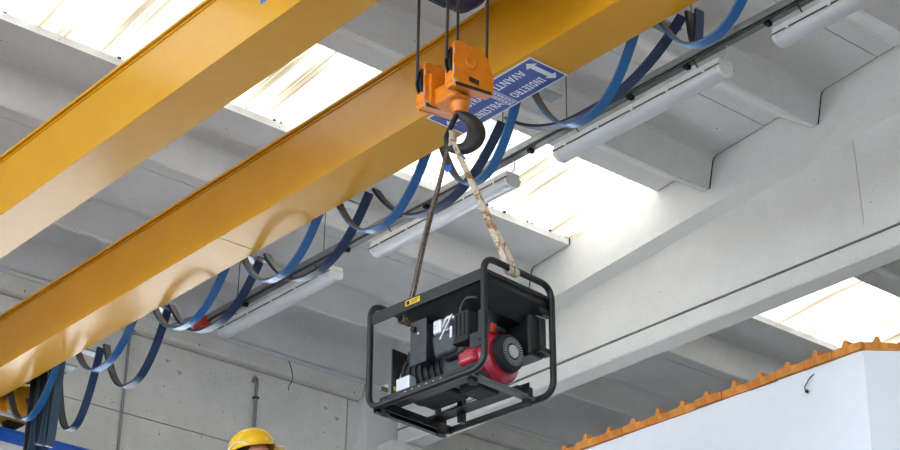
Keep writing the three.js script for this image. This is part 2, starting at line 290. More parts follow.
// hoist trolley on the girder rails
{
  const t = thing('hoist_trolley', 'hoist trolley with dark blue motor riding on top of the crane girders', 'hoist');
  mesh('frame', [rbox(-7.3, -5.9, 6.5, 6.6, zF - 0.1, zF + 0.1, 0.01), rbox(-7.3, -5.9, 6.5, 6.6, zN - 0.1, zN + 0.1, 0.01), rbox(-7.3, -7.2, 6.5, 6.6, zF, zN, 0.01), rbox(-6.0, -5.9, 6.5, 6.6, zF, zN, 0.01), ...[zN, zF].flatMap((z) => [-7.12, -6.1].map((x) => rbox(x - 0.05, x + 0.05, 6.2, 6.52, z + 0.04, z + 0.06, 0.005)))], M.yellow, t);
  for (const z of [zN, zF]) for (const x of [-7.12, -6.1]) mesh('wheel', rod(V(x, 6.22, z - 0.035), V(x, 6.22, z + 0.035), 0.1, 24), M.hookBlack, t);
  mesh('drum', cylX(-7.05, -6.3, 6.5, -5.49, 0.15, 32), M.hookBlack, t);
  mesh('gearbox', rbox(-6.3, -6.0, 6.25, 6.75, -5.75, -5.2, 0.03), M.motorBlue, t);
  const mo = mesh('motor', [rod(V(-7.06, 6.21, -5.4), V(-7.06, 6.21, -5.9), 0.2, 32), rod(V(-7.06, 6.21, -5.9), V(-7.06, 6.21, -5.96), 0.2, 32, 0.15)], M.motorBlue, t);
  const fins = []; for (let a = 0; a < 20; a++) fins.push(box(-0.006, 0.006, 0.19, 0.206, -5.8, -5.45).rotateZ(a * Math.PI / 10).translate(-7.06, 6.21, 0));
  mesh('cooling_fins', fins, M.motorBlue, mo);
}

// ---------------------------------------------------------------- hook block, ropes, hook
const HB = [-6.72, -5.49];
{
  const t = thing('hook_block', 'worn orange twin-sheave hook block with black hook', 'hook block');
  const [hx, hz] = HB;
  for (const s of [-1, 1]) {
    const x = hx + s * 0.125, y0 = s < 0 ? 5.05 : 5.075, side = [];
    const prof = [[-0.115, 0.03], [-0.1, 0.0], [0.14, 0.035], [0.165, 0.055], [0.165, 0.15], [0.12, 0.25], [0.08, 0.285], [-0.09, 0.28], [-0.115, 0.265]];
    const sh = new THREE.Shape(prof.map(([z, y]) => new THREE.Vector2(z, y)));
    for (const e of [-0.036, 0.024]) side.push(new THREE.ExtrudeGeometry(sh, { depth: 0.008, bevelEnabled: true, bevelSize: 0.004, bevelThickness: 0.003, bevelSegments: 2 }).rotateY(Math.PI / 2).translate(x + e, y0, hz));
    side.push(rbox(-0.034, 0.034, -0.004, 0.026, -0.16, 0.11, 0.006).rotateX(0.11).translate(x, y0 + 0.018, hz), rbox(x - 0.034, x + 0.034, y0 + 0.03, y0 + 0.1, hz + 0.1, hz + 0.117, 0.006), rbox(x - 0.034, x + 0.034, y0 + 0.03, y0 + 0.1, hz - 0.168, hz - 0.15, 0.006), rbox(x - 0.034, x + 0.034, y0 + 0.262, y0 + 0.288, hz - 0.09, hz + 0.09, 0.006));
    const hsg = mesh('sheave_housing', side, M.orange, t);
    mesh('wear_strip', [rbox(0.033, 0.04, -0.008, 0.012, -0.15, 0.105, 0.003).rotateX(0.11).translate(x, y0 + 0.018, hz)], M.hookBlack, hsg);
    for (const e of [rbox(x + 0.031, x + 0.038, y0 + 0.06, y0 + 0.13, hz + 0.113, hz + 0.118, 0.002), rbox(x + 0.031, x + 0.039, y0 + 0.012, y0 + 0.036, hz + 0.09, hz + 0.118, 0.003), rbox(x + 0.031, x + 0.038, y0 + 0.19, y0 + 0.23, hz + 0.113, hz + 0.118, 0.002)]) mesh('worn_edge', e, M.castAl, hsg);
    mesh('pin_boss', [new THREE.TorusGeometry(0.03, 0.008, 8, 24).rotateY(Math.PI / 2).translate(x + 0.038, y0 + 0.17, hz - 0.0), cylX(x + 0.029, x + 0.04, y0 + 0.17, hz, 0.022, 20)], M.orange, hsg);
    mesh('sheave', [cylX(x - 0.012, x + 0.012, y0 + 0.16, hz, 0.126, 40), cylX(x - 0.022, x - 0.011, y0 + 0.16, hz, 0.138, 40), cylX(x + 0.011, x + 0.022, y0 + 0.16, hz, 0.138, 40)], M.blackRubber, hsg);
    for (const e of [-1, 1]) mesh('wire_rope', rod(V(x, y0 + 0.155, hz + e * 0.143), V(x + (s < 0 ? -0.01 : 0.02), 6.5, hz + e * 0.143), 0.0085, 8), M.rope, t);
    if (s > 0) { const d = mesh('data_plate', [rbox(x + 0.036, x + 0.039, y0 + 0.055, y0 + 0.085, hz - 0.06, hz + 0.01, 0.001)], M.hookBlack, hsg); d.userData.label = 'small dark data plate'; }
  }
  mesh('crosshead', [rbox(hx - 0.1, hx + 0.1, 5.06, 5.17, hz - 0.06, hz + 0.06, 0.02), rbox(hx - 0.1, hx - 0.07, 5.06, 5.26, hz - 0.09, hz + 0.09, 0.01), rod(V(hx + 0.03, 5.0, hz - 0.036), V(hx + 0.03, 5.1, hz - 0.036), 0.042, 20, 0.065), cylX(hx - 0.1, hx + 0.1, 5.1, hz, 0.03, 16)], M.orange, t);
  // hook: swept tapered curve turned towards the camera side
  const pts = [[0, 0.14], [0, 0.06], [0.02, 0.02], [0.062, -0.02], [0.084, -0.075], [0.072, -0.135], [0.03, -0.172], [-0.02, -0.17], [-0.055, -0.14], [-0.066, -0.1]].map(([a, b]) => V(a, b, 0));
  const cv = new THREE.CatmullRomCurve3(pts), hk = new THREE.TubeGeometry(cv, 60, 1, 14, false), P = hk.attributes.position;
  for (let i = 0; i <= 60; i++) { const u = i / 60, c = cv.getPointAt(u), r = 0.025 + 0.023 * Math.exp(-((u - 0.55) ** 2) / 0.04) - (u > 0.85 ? (u - 0.85) * 0.11 : 0);
    for (let j = 0; j <= 14; j++) { const q = i * 15 + j; P.setXYZ(q, c.x + (P.getX(q) - c.x) * r, c.y + (P.getY(q) - c.y) * r, P.getZ(q) * r * 0.75); } }
  hk.computeVertexNormals();
  const place = (g) => g.scale(1.12, 1.06, 1.1).rotateY(40 * RAD).translate(hx + 0.03, 4.965, hz - 0.036);
  const hook = mesh('hook', [place(hk), place(new THREE.SphereGeometry(0.012, 10, 8).translate(-0.066, -0.1, 0)), place(rod(V(0, 0.05, 0), V(0, 0.11, 0), 0.042, 18))], M.hookBlack, t);
  mesh('latch', [place(rbox(-0.012, 0.006, -0.105, 0.03, -0.016, 0.016, 0.004).rotateZ(-0.38).translate(-0.022, 0.0, 0))], M.blackRubber, hook);
}

// ---------------------------------------------------------------- generator
const GP = V(-6.626, 3.302, -5.51), GR = 0.1;
const gen = thing('portable_generator', 'black tube-framed portable generator with red engine cowl hanging in slings', 'generator');
gen.position.copy(GP); gen.rotation.y = GR; gen.rotation.z = 0.022;
{
  const L = 0.405, W = 0.25, H = 0.587, m = M.steelBlack;
  mesh('frame', pathTube([V(-L, 0, W), V(L, 0, W), V(L, H, W), V(L, H, -W), V(L, 0, -W), V(-L, 0, -W), V(-L, H, -W), V(-L, H, W)], 0.0175, 0.085, 420, true, 12), m, gen);
  // top rails and fuel tank
  for (const s of [-1, 1]) mesh('side_rail', [rbox(-L, L, 0.462, 0.525, s * W - 0.006, s * W + 0.006, 0.003), rbox(-L, L, 0.518, 0.526, s * W - (s > 0 ? 0.03 : 0), s * W + (s > 0 ? 0 : 0.03), 0.003)], m, gen);
  const lb = mesh('warning_label', rbox(-0.14, -0.035, 0.484, 0.514, W + 0.006, W + 0.0075, 0.0005), M.yellowLabel, gen); lb.userData.label = 'yellow warning label';
  mesh('label_print', [rbox(-0.132, -0.108, 0.489, 0.509, W + 0.0076, W + 0.0082, 0.0002), rbox(-0.098, -0.045, 0.502, 0.507, W + 0.0076, W + 0.0082, 0.0002), rbox(-0.098, -0.055, 0.491, 0.496, W + 0.0076, W + 0.0082, 0.0002)], M.blackRubber, lb);
  const tank = new THREE.BoxGeometry(0.58, 0.17, 0.47, 1, 2, 1), tp = tank.attributes.position;
  for (let i = 0; i < tp.count; i++) if (tp.getY(i) < -0.05) { tp.setX(i, tp.getX(i) * 0.76); tp.setZ(i, tp.getZ(i) * 0.5); } else if (tp.getY(i) < 0.05) tp.setY(i, 0.022);
  tank.computeVertexNormals();
  const tk = mesh('fuel_tank', [toCreasedNormals(tank.translate(0.1, 0.45, 0), 0.4), rbox(-0.2, 0.4, 0.506, 0.522, -0.245, 0.245, 0.006), rbox(-0.18, 0.38, 0.522, 0.55, -0.22, 0.22, 0.012)], m, gen);
  mesh('filler_cap', [rod(V(0.1, 0.55, -0.05), V(0.1, 0.585, -0.05), 0.035, 20)], M.blackRubber, tk);
  mesh('fuel_tap', [rod(V(0.36, 0.37, 0.2), V(0.36, 0.43, 0.2), 0.012, 10)], M.castAl, tk);
  mesh('fuel_hose', wire([V(0.31, 0.41, 0.2), V(0.25, 0.42, 0.21), V(0.2, 0.385, 0.2), V(0.19, 0.33, 0.19)], 0.008, 20), M.greyPart, tk);
  // cross members and feet
  const channel = (x, w) => [rbox(x, x + w, 0.012, 0.018, -W, W, 0.002), rbox(x, x + 0.006, -0.026, 0.016, -W, W, 0.002), rbox(x + w - 0.006, x + w, -0.026, 0.016, -W, W, 0.002)];
  mesh('cross_member', [rbox(0.25, 0.295, -0.008, 0.012, -W, W, 0.003)], M.barGrey, gen);
  mesh('cross_member', [...channel(-0.37, 0.07), rbox(-0.37, -0.34, -0.03, -0.024, -W, W, 0.002)], m, gen);
  for (const [x, z] of [[-0.335, 0.2], [-0.335, -0.2], [0.27, 0.19], [0.27, -0.2]]) mesh('rubber_mount', [rod(V(x, -0.035, z), V(x, -0.01, z), 0.026, 16), rod(V(x, 0.0, z), V(x, 0.05, z), 0.03, 16)], M.blackRubber, gen);
  const bed = mesh('engine_bed', [rbox(-0.37, 0.3, 0.03, 0.036, 0.1, 0.19, 0.002), rbox(-0.37, 0.3, 0.03, 0.075, 0.184, 0.19, 0.002), rbox(-0.37, 0.3, 0.03, 0.075, -0.19, -0.184, 0.002), rbox(-0.37, 0.3, 0.03, 0.036, -0.19, -0.1, 0.002)], m, gen);
  for (let i = 0; i < 6; i++) mesh('bolt_head', rod(V(-0.2 + i * 0.05, 0.052, 0.189), V(-0.2 + i * 0.05, 0.052, 0.1925), 0.007, 8), M.castAl, bed);
  mesh('belly_pan', [rbox(0.06, 0.2, 0.005, 0.06, -0.08, 0.07, 0.012)], M.blackRubber, gen);
  // alternator and control panel at the left
  const fr = []; for (let i = 0; i < 7; i++) fr.push(cylX(-0.3 + i * 0.042, -0.28 + i * 0.042, 0.19, 0, 0.128, 28));
  const alt = mesh('alternator', [cylX(-0.31, 0.0, 0.19, 0, 0.118, 32), ...fr, rbox(-0.28, -0.02, 0.05, 0.12, -0.1, 0.12, 0.02), rbox(-0.3, -0.06, 0.16, 0.34, -0.1, 0.1, 0.03)], M.blackRubber, gen);
  mesh('end_cover', [cylX(-0.35, -0.3, 0.19, 0, 0.09, 28, 0.12), rbox(-0.3, -0.2, 0.06, 0.16, 0.11, 0.165, 0.01)], M.castAl, alt);
  const cp = mesh('control_panel', [rbox(-0.15, -0.035, 0.17, 0.41, 0.195, 0.21, 0.004), rbox(-0.14, -0.045, 0.19, 0.39, 0.1, 0.2, 0.006)], M.greyPart, gen);
  mesh('switch', [rod(V(-0.12, 0.365, 0.208), V(-0.12, 0.365, 0.225), 0.016, 14)], M.blackRubber, cp);
  mesh('indicator', [rod(V(-0.09, 0.335, 0.209), V(-0.09, 0.335, 0.214), 0.006, 10)], M.white, cp);
  const gp = mesh('guard_plate', [rbox(-0.37, -0.362, 0.11, 0.36, -0.14, 0.13, 0.003)], m, gen);
  const hs = mesh('hazard_strip', [rbox(-0.361, -0.357, 0.13, 0.15, -0.12, 0.12, 0.001)], M.yellowLabel, gp); hs.userData.label = 'yellow strip';
  // engine at the right
  const eng = mesh('engine_block', [rbox(-0.01, 0.2, 0.06, 0.24, -0.13, 0.13, 0.03), rbox(0.0, 0.17, 0.2, 0.33, -0.02, 0.16, 0.03).rotateX(0.2)], M.greyPart, gen);
  const fins = []; for (let i = 0; i < 7; i++) fins.push(rbox(-0.02, 0.1, 0.255 + i * 0.018, 0.263 + i * 0.018, -0.03 + i * 0.004, 0.17, 0.003));
  mesh('cooling_fins', fins, M.castAl, eng);
  mesh('cylinder_head', [rbox(0.0, 0.1, 0.27, 0.38, 0.06, 0.19, 0.02), rbox(0.012, 0.075, 0.29, 0.37, 0.18, 0.215, 0.015), rbox(0.03, 0.1, 0.24, 0.3, 0.15, 0.205, 0.012)], M.castAl, eng);
  mesh('crankcase_cover', [rbox(0.03, 0.2, 0.15, 0.245, 0.115, 0.195, 0.03).rotateX(-0.06)], M.greyPart, eng);
  const af = mesh('air_filter', [rbox(0.165, 0.265, 0.2, 0.36, 0.1, 0.22, 0.012), rbox(0.16, 0.27, 0.19, 0.21, 0.095, 0.225, 0.006)], M.blackRubber, gen);
  mesh('cover_ribs', [0, 1, 2].map((i) => rbox(0.175 + i * 0.028, 0.19 + i * 0.028, 0.225, 0.345, 0.218, 0.226, 0.004)), M.blackRubber, af);
  mesh('intake_pipe', wire([V(0.08, 0.32, 0.2), V(0.125, 0.35, 0.215), V(0.17, 0.345, 0.2)], 0.012, 14), M.castAl, af);
  mesh('throttle_link', [rod(V(0.07, 0.25, 0.216), V(0.16, 0.36, 0.222), 0.005, 6), rbox(0.14, 0.158, 0.235, 0.3, 0.19, 0.222, 0.005)], M.castAl, af);
  // fan cowl and recoil starter facing the right end
  const fc = mesh('fan_cowl', [cylX(0.14, 0.275, 0.16, 0.0, 0.138, 40), cylX(0.275, 0.3, 0.16, 0.0, 0.136, 40, 0.105), rbox(0.13, 0.25, 0.1, 0.2, -0.1, 0.165, 0.03)], M.red, gen); fc.userData.label = 'red fan cowl';
  const rs = mesh('recoil_starter', [cylX(0.295, 0.33, 0.175, -0.02, 0.102, 40, 0.095), cylX(0.33, 0.345, 0.175, -0.02, 0.095, 40, 0.078)], M.blackRubber, fc);
  const sl = []; for (let i = 0; i < 32; i++) sl.push(box(0.343, 0.3475, 0.044, 0.074, -0.0035, 0.0035).rotateX(i * Math.PI / 16).translate(0, 0.175, -0.02));
  mesh('vent_ribs', sl, M.galv, rs);
  mesh('hub_badge', [cylX(0.344, 0.351, 0.175, -0.02, 0.034, 28), cylX(0.351, 0.353, 0.175, -0.02, 0.024, 28)], M.castAl, rs);
  mesh('pull_handle', [rbox(0.305, 0.335, 0.265, 0.29, 0.02, 0.07, 0.008)], M.blackRubber, rs);
  mesh('cowl_tab', [rbox(0.285, 0.305, 0.265, 0.315, 0.05, 0.085, 0.005)], M.redBox, fc);
  // muffler box at the rear right with its straps
  const mf = mesh('muffler', [rbox(0.1, 0.37, 0.19, 0.42, -0.235, -0.12, 0.02)], m, gen);
  mesh('heat_shield', [rbox(0.37, 0.376, 0.2, 0.41, -0.235, -0.19, 0.002)], M.greyPart, mf);
  mesh('strap', rbox(0.36, L, 0.42, 0.45, -W - 0.01, -0.16, 0.004), m, mf); mesh('strap', rbox(0.34, L, 0.21, 0.235, -W - 0.01, -0.16, 0.004), m, mf);
  mesh('engine_support', [rbox(0.3, L + 0.006, 0.12, 0.2, 0.235, 0.243, 0.003), rbox(L - 0.03, L + 0.01, 0.14, 0.3, W - 0.012, W + 0.014, 0.006)], m, gen);
  mesh('stand_leg', [rbox(-0.18, -0.15, -0.02, 0.12, -0.2, -0.16, 0.004)], m, gen);
}

// ---------------------------------------------------------------- slings from the hook to the end hoops
gen.updateMatrixWorld(true);
const fromGen = (x, y, z) => V(x, y, z).applyMatrix4(gen.matrixWorld);
function strap(a, b, w, th, side, twist = 0) {       // flat webbing from a to b; side = direction of its width
  const N = 24, P = [], I = [], d = b.clone().sub(a).normalize();
  for (let i = 0; i <= N; i++) {
    const u = i / N, c = a.clone().lerp(b, u), s = side.clone().addScaledVector(d, -side.dot(d)).normalize().applyAxisAngle(d, twist * u), n = s.clone().cross(d);
    c.addScaledVector(n, 0.006 * Math.sin(u * 9));
    for (const [p, q] of [[-1, -1], [1, -1], [1, 1], [-1, 1]]) { const v = c.clone().addScaledVector(s, p * w / 2).addScaledVector(n, q * th / 2); P.push(v.x, v.y, v.z); }
  }
  for (let i = 0; i < N; i++) for (let k = 0; k < 4; k++) { const A = i * 4 + k, B = i * 4 + (k + 1) % 4; I.push(A, B, A + 4, B, B + 4, A + 4); }
  const g = new THREE.BufferGeometry(); g.setAttribute('position', new THREE.Float32BufferAttribute(P, 3)); g.setIndex(I); const o = g.toNonIndexed(); o.computeVertexNormals(); return o;
}
{
  const hookAt = V(HB[0] + 0.03 - 0.045 * Math.cos(40 * RAD), 4.83, HB[1] - 0.036 + 0.045 * Math.sin(40 * RAD));
  const R0 = V(0.63, 0, -0.77), knots = [[fromGen(-0.405, 0.585, 0.0), 'dirty brown-grey webbing sling from hook to left end of generator', M.webbingDirty, 0.022], [fromGen(0.405, 0.585, 0.045), 'rust-stained cream webbing sling from hook to right hoop of generator', M.webbing, 0.032]];
  for (const [k, [end, label, m, w]] of knots.entries()) {
    const t = thing('lifting_sling', label, 'sling');
    const start = hookAt.clone().add(V((k ? 1 : -1) * 0.012, 0, 0)), spread = k ? V(0.004, 0, -0.022) : V(0.003, 0, -0.012), e1 = end.clone().add(spread), e2 = end.clone().sub(spread);
    mesh('webbing', [strap(start, e1, w * 0.8, 0.004, R0, k ? 1.2 : 0.7), strap(start.clone().add(V(0.012, 0.004, 0.012)), e2, w * 0.8, 0.004, R0, k ? 0.4 : 1.5)], m, t);
    const loop = []; for (const s of [-1, 1]) loop.push(new THREE.TorusGeometry(0.021, 0.0045, 8, 24).scale(1, 1, 4).translate(s * 0.0, 0, s * 0.02).translate(0, -0.012, 0));
    const lp = mesh('loop', loop, k ? M.webbing : M.webbingDirty, t); lp.position.copy(end); lp.rotation.y = GR;
    const eye = mesh('eye', [new THREE.TorusGeometry(0.05, 0.006, 8, 28).scale(0.55, 1, 3.2)], M.webbing, t); eye.position.copy(hookAt).add(V(0, 0.012, 0)); eye.rotation.y = -0.4 + k * 0.5;
    const tagAt = start.clone().lerp(end, k ? 0.145 : 0.15);
    const tg = mesh('tag', rbox(-0.02, 0.02, -0.018, 0.018, -0.004, 0.004, 0.003), M.tagBlue, t); tg.position.copy(tagAt).addScaledVector(R0, k ? 0.005 : 0.028); tg.rotation.set(0.2, 0.85, k ? 0.5 : 0.2); tg.userData.label = 'bright blue tag';
  }
}

// ---------------------------------------------------------------- festoon cables behind the far girder
function ribbon(pts, w, th, off, zc) {
  const N = pts.length, P = [], I = [];
  for (let i = 0; i < N; i++) {
    const a = pts[Math.max(0, i - 1)], b = pts[Math.min(N - 1, i + 1)], d = new THREE.Vector2(b[0] - a[0], b[1] - a[1]).normalize(), n = [d.y, -d.x];
    const z = zc + (pts[i][2] || 0);
    for (const [q, e] of [[0, -1], [0, 1], [1, 1], [1, -1]]) P.push(pts[i][0] + n[0] * (off + q * th), pts[i][1] + n[1] * (off + q * th), z + e * w / 2);
  }
  for (let i = 0; i < N - 1; i++) for (let k = 0; k < 4; k++) { const A = i * 4 + k, B = i * 4 + (k + 1) % 4; I.push(A, B, A + 4, B, B + 4, A + 4); }
  const g = new THREE.BufferGeometry(); g.setAttribute('position', new THREE.Float32BufferAttribute(P, 3)); g.setIndex(I); const o = g.toNonIndexed(); o.computeVertexNormals(); return o;
}
function loopPts(xa, xb, top, bot, drift = 0, pow = 2.3) {
  const pts = [], N = 40, c = (xa + xb) / 2, h = (xb - xa) / 2;
  for (let i = 0; i <= N; i++) { const s = -1 + 2 * i / N, u = Math.sign(s) * Math.abs(s) ** 0.8; pts.push([c + h * u, bot + (top - bot) * Math.abs(u) ** pow, drift * u]); }
  return pts;
}
function festoon(label, loops, zc, w, mOut, mIn, drift) {
  const t = thing('festoon_cable', label, 'cable');
  loops.forEach(([xa, xb, bot, pow], i) => {
    const pts = loopPts(xa, xb, 5.77, bot, drift * (i % 2 ? 1 : -0.6), pow);
    const o = mesh('cable_loop', ribbon(pts, w, 0.009, 0.0, zc), mOut, t);
    mesh('inner_layer', ribbon(pts, w * 0.92, 0.008, -0.0095, zc), mIn, o);  // second ribbon in another colour along the inner side
  });
  return t;
}
const kS = 0.989, kL = 1.02;
const shallow = [[-13.95, -13.08, 5.36], [-12.84, -11.76, 5.46], [-11.6, -10.52, 5.425], [-10.4, -9.29, 5.41], [-9.2, -8.17, 5.37], [-8.1, -7.26, 5.32], [-7.2, -6.27, 5.345], [-6.15, -5.3, 5.425], [-5.2, -4.2, 5.4], [-4.1, -3.0, 5.4]];
festoon('bright blue flat festoon cable hanging in shallow loops along the far girder', shallow.map(([a, b, y]) => [a * kS, b * kS, y * kS]), -6.43, 0.062, M.cableBlue, M.cableBrown, 0.02);
const deep = [[-13.02, -12.38, 5.065], [-12.3, -11.3, 5.184], [-11.27, -10.1, 5.31], [-10.04, -8.78, 5.30], [-8.72, -7.47, 5.30], [-7.42, -5.9, 5.40], [-5.85, -5.8, 5.46, 4]];
festoon('dark navy flat festoon cable hanging in deeper loops along the far girder', [...deep.map(([a, b, y]) => [a * kL, b * kL, y * kL - 0.02]), [-13.47, -13.35, 5.0, 4], [-13.63, -13.52, 5.05, 4], [-13.74, -13.66, 4.98, 4]], -6.63, 0.066, M.cableNavy, M.cableBlack, 0.02);
festoon('bunched slack loops of grey-blue flat cable at the parked end of the far girder', [[-13.36, -13.22, 5.08, 4], [-13.18, -13.06, 5.02, 4], [-13.52, -13.42, 5.0, 4]], -6.53, 0.07, M.cableGrey, M.cableBlack, 0.01);
for (const x of [-13.9, -13.65, -13.45, -13.3, -13.12, -12.72, -11.56, -10.33, -9.14, -8.05, -7.15, -6.13, -5.2, -4.1]) {
  const t = thing('cable_trolley', 'small dark cable trolley on the festoon rail', 'trolley', 'cable trolleys along the festoon rail');
  mesh('saddle', [rbox(x - 0.05, x + 0.05, 5.735, 5.75, -6.68, -6.39, 0.004), rbox(x - 0.012, x + 0.012, 5.745, 5.8, -6.54, -6.52, 0.003)], M.galv, t);
  mesh('roller', [rod(V(x, 5.82, -6.575), V(x, 5.82, -6.485), 0.018, 12)], M.blackRubber, t);
}

// ---------------------------------------------------------------- runway, conductor pipe
{
  const t = thing('runway_beam', 'bright blue crane runway beam along the far wall', 'runway beam');
  mesh('beam', [rbox(-14.28, -14.08, 5.43, 5.452, -22, 4.8, 0.004), box(-14.2, -14.09, 5.34, 5.43, -22, 4.8), rbox(-14.28, -14.08, 5.33, 5.35, -22, 4.8, 0.004)], M.blueSteel, t);
  mesh('rail', rbox(-14.205, -14.155, 5.452, 5.472, -22, 4.8, 0.004), M.cableBrown, t);
  for (const z of [-20, -16, -11.6, -8, -4, 0, 4]) mesh('corbel', extrudeZ([[-15.2, 4.9], [-14.5, 5.1], [-14.05, 5.2], [-14.05, 5.33], [-15.2, 5.33]], z - 0.2, z + 0.2), M.wall, t);
  mesh('bearing_ledge', box(-14.3, -14.1, 5.15, 5.33, -22, 4.8), M.wall, t);
}

// ---------------------------------------------------------------- cable tray and lamps
const zT = -8.815, yT = 7.28;
{
  const t = thing('cable_tray', 'galvanised cable tray hung below the roof above the lamps', 'cable tray');
  mesh('tray', [box(-14.55, -2, yT - 0.03, yT - 0.026, zT - 0.05, zT + 0.05), box(-14.55, -2, yT - 0.03, yT + 0.03, zT + 0.046, zT + 0.05), box(-14.55, -2, yT - 0.03, yT + 0.03, zT - 0.05, zT - 0.046), box(-14.55, -2, yT + 0.026, yT + 0.03, zT + 0.036, zT + 0.05)], M.galv, t);
  mesh('earth_wire', wire([V(-14.5, yT - 0.045, zT + 0.04), V(-11, yT - 0.04, zT + 0.045), V(-7, yT - 0.045, zT + 0.04), V(-2.1, yT - 0.042, zT + 0.04)], 0.012, 60), M.cableBlack, t);
  mesh('tray_cables', [wire([V(-14.5, yT - 0.01, zT), V(-11, yT - 0.005, zT + 0.01), V(-7, yT - 0.01, zT - 0.01), V(-2.1, yT - 0.008, zT)], 0.014, 60), wire([V(-14.5, yT - 0.01, zT + 0.03), V(-11, yT, zT + 0.032), V(-7, yT - 0.01, zT + 0.025), V(-2.1, yT, zT + 0.03)], 0.01, 60)], M.cableBlack, t);
  for (const x of [-13.9, -12.25, -11.1, -9.75, -8.6, -8.0, -7.2]) mesh('clip', rbox(x - 0.02, x + 0.02, yT - 0.07, yT - 0.03, zT - 0.03, zT + 0.03, 0.008), M.blackRubber, t);
  for (const x of [-14.05, -12.62, -10.1, -9.32, -7.93, -6.15]) { const near = panels.find((p) => x >= p[0] && x <= p[3]); mesh('hanger', rod(V(x, yT - 0.03, zT), V(x, near ? flatY(x) - (x < near[2] && x > near[1] ? 0.3 * (x - near[1]) / 0.42 : 0) : flatY(x), zT), 0.005, 6), M.rope, t); }
  const jb = thing('junction_box', 'small red junction box at the end of the cable tray', 'box');
  mesh('body', rbox(-14.66, -14.5, yT - 0.11, yT + 0.01, zT - 0.0, zT + 0.1, 0.01), M.redBox, jb); mesh('lid', rbox(-14.655, -14.505, yT - 0.105, yT + 0.005, zT + 0.1, zT + 0.112, 0.005), M.redBox, jb);
}
function lamp(xa, xb, label, group) {
  const t = thing('fluorescent_lamp', label, 'lamp', group), z = -8.89, y = 7.08;
  mesh('housing', [rbox(xa, xb, y + 0.045, y + 0.095, z - 0.075, z + 0.075, 0.012), rbox(xa, xb, y + 0.03, y + 0.05, z - 0.085, z + 0.085, 0.006)], M.lampWhite, t);
  const sec = []; for (let i = 0; i <= 20; i++) { const a = Math.PI * i / 20; sec.push([z - 0.078 * Math.cos(a), y + 0.032 - 0.072 * Math.sin(a) ** 0.6]); }
  const inner = [...sec].reverse().map(([a, b]) => [z + (a - z) * 0.95, b + 0.004]);
  const cover = mesh('diffuser', toCreasedNormals(loftX(() => [...sec, ...inner], xa + 0.025, xb - 0.025), 0.6), M.diffuser, t);
  for (const e of [xa, xb]) mesh('end_cap', loftX(() => sec, Math.min(e, e + (e === xa ? 0.03 : -0.03)), Math.max(e, e + (e === xa ? 0.03 : -0.03))), M.lampWhite, cover);
  for (const s of [-1, 1]) mesh('tube', cylX(xa + 0.06, xb - 0.06, y + 0.0, z + s * 0.035, 0.017, 14), M.tube, t);
  for (let i = 0; i < 5; i++) for (const s of [-1, 1]) mesh('clip', box(xa + 0.15 + i * (xb - xa - 0.3) / 4 - 0.012, xa + 0.15 + i * (xb - xa - 0.3) / 4 + 0.012, y + 0.02, y + 0.06, z + s * 0.086 - 0.004, z + s * 0.086 + 0.004), M.lampWhite, t);
  for (const s of [-1, 1]) mesh('shadow_gap_strip', box(xa, xb, y + 0.026, y + 0.034, z + s * 0.08 - 0.007, z + s * 0.08 + 0.007), M.cableBrown, t);  // shadow gap along the housing painted as a brown strip
  for (const x of [xa + 0.25, xb - 0.25]) mesh('bracket', [rod(V(x, y + 0.09, z), V(x, yT - 0.03, zT), 0.006, 6)], M.rope, t);
  mesh('flex', wire([V(xb - 0.06, y + 0.09, z), V(xb + 0.02, y + 0.11, z + 0.01), V(xb + 0.05, y + 0.17, z + 0.04), V(xb - 0.02, yT, zT + 0.03)], 0.007, 20), M.lampWhite, t);
}
lamp(-14.37, -12.5, 'unlit fluorescent batten lamp nearest the far wall beside the red box', 'lamps under the cable tray');
lamp(-11.9, -10.05, 'unlit fluorescent batten lamp behind the slings below the skylight edge', 'lamps under the cable tray');
lamp(-9.48, -7.68, 'unlit fluorescent batten lamp right of the direction sign', 'lamps under the cable tray');
lamp(-7.17, -5.35, 'unlit fluorescent batten lamp at the top right corner', 'lamps under the cable tray');

// ---------------------------------------------------------------- small fittings on wall and roof
{
  const c = thing('conduit', 'grey conduit with bent top on the far wall above the hard hat', 'pipe');
  mesh('pipe', [pathTube([V(X0 + 0.03, 6.3, -9.87), V(X0 + 0.03, 7.11, -9.87), V(X0 + 0.06, 7.13, -9.82), V(X0 + 0.06, 7.06, -9.8)], 0.017, 0.03, 40)], M.galv, c);
  mesh('clips', [rbox(X0, X0 + 0.05, 6.5, 6.52, -9.9, -9.84, 0.003), rbox(X0, X0 + 0.05, 6.9, 6.92, -9.9, -9.84, 0.003)], M.rope, c);
  solo('wall_wire', 'thin dark wire hanging over the joint of the far wall', 'wire', wire([V(-15.08, 7.36, -10.16), V(-15.1, 7.27, -10.22), V(-15.16, 7.19, -10.27), V(X0 + 0.02, 7.15, -10.28), V(X0 + 0.02, 7.1, -10.28)], 0.005, 20), M.rope);
  const p = thing('wall_pipe', 'slim vertical pipe over the panel joint at the left of the far wall', 'pipe');
  mesh('pipe', rod(V(X0 + 0.025, 5.0, -8.315), V(X0 + 0.025, 7.17, -8.315), 0.015, 10), M.galv, p);
  mesh('elbow', wire([V(X0 + 0.025, 7.15, -8.315), V(X0 + 0.05, 7.22, -8.33), V(X0 + 0.12, 7.3, -8.6), V(-14.7, 7.35, -8.75)], 0.014, 24), M.galv, p);
  solo('debris_tuft', 'dark tuft of wire dangling under the tiles on the white booth', 'debris', [wire([V(-5.86, 3.72, -7.35), V(-5.89, 3.7, -7.345), V(-5.9, 3.68, -7.34), V(-5.925, 3.66, -7.345), V(-5.91, 3.63, -7.345)], 0.003, 20), new THREE.IcosahedronGeometry(0.011, 1).translate(-5.912, 3.635, -7.345)], M.dark);
}

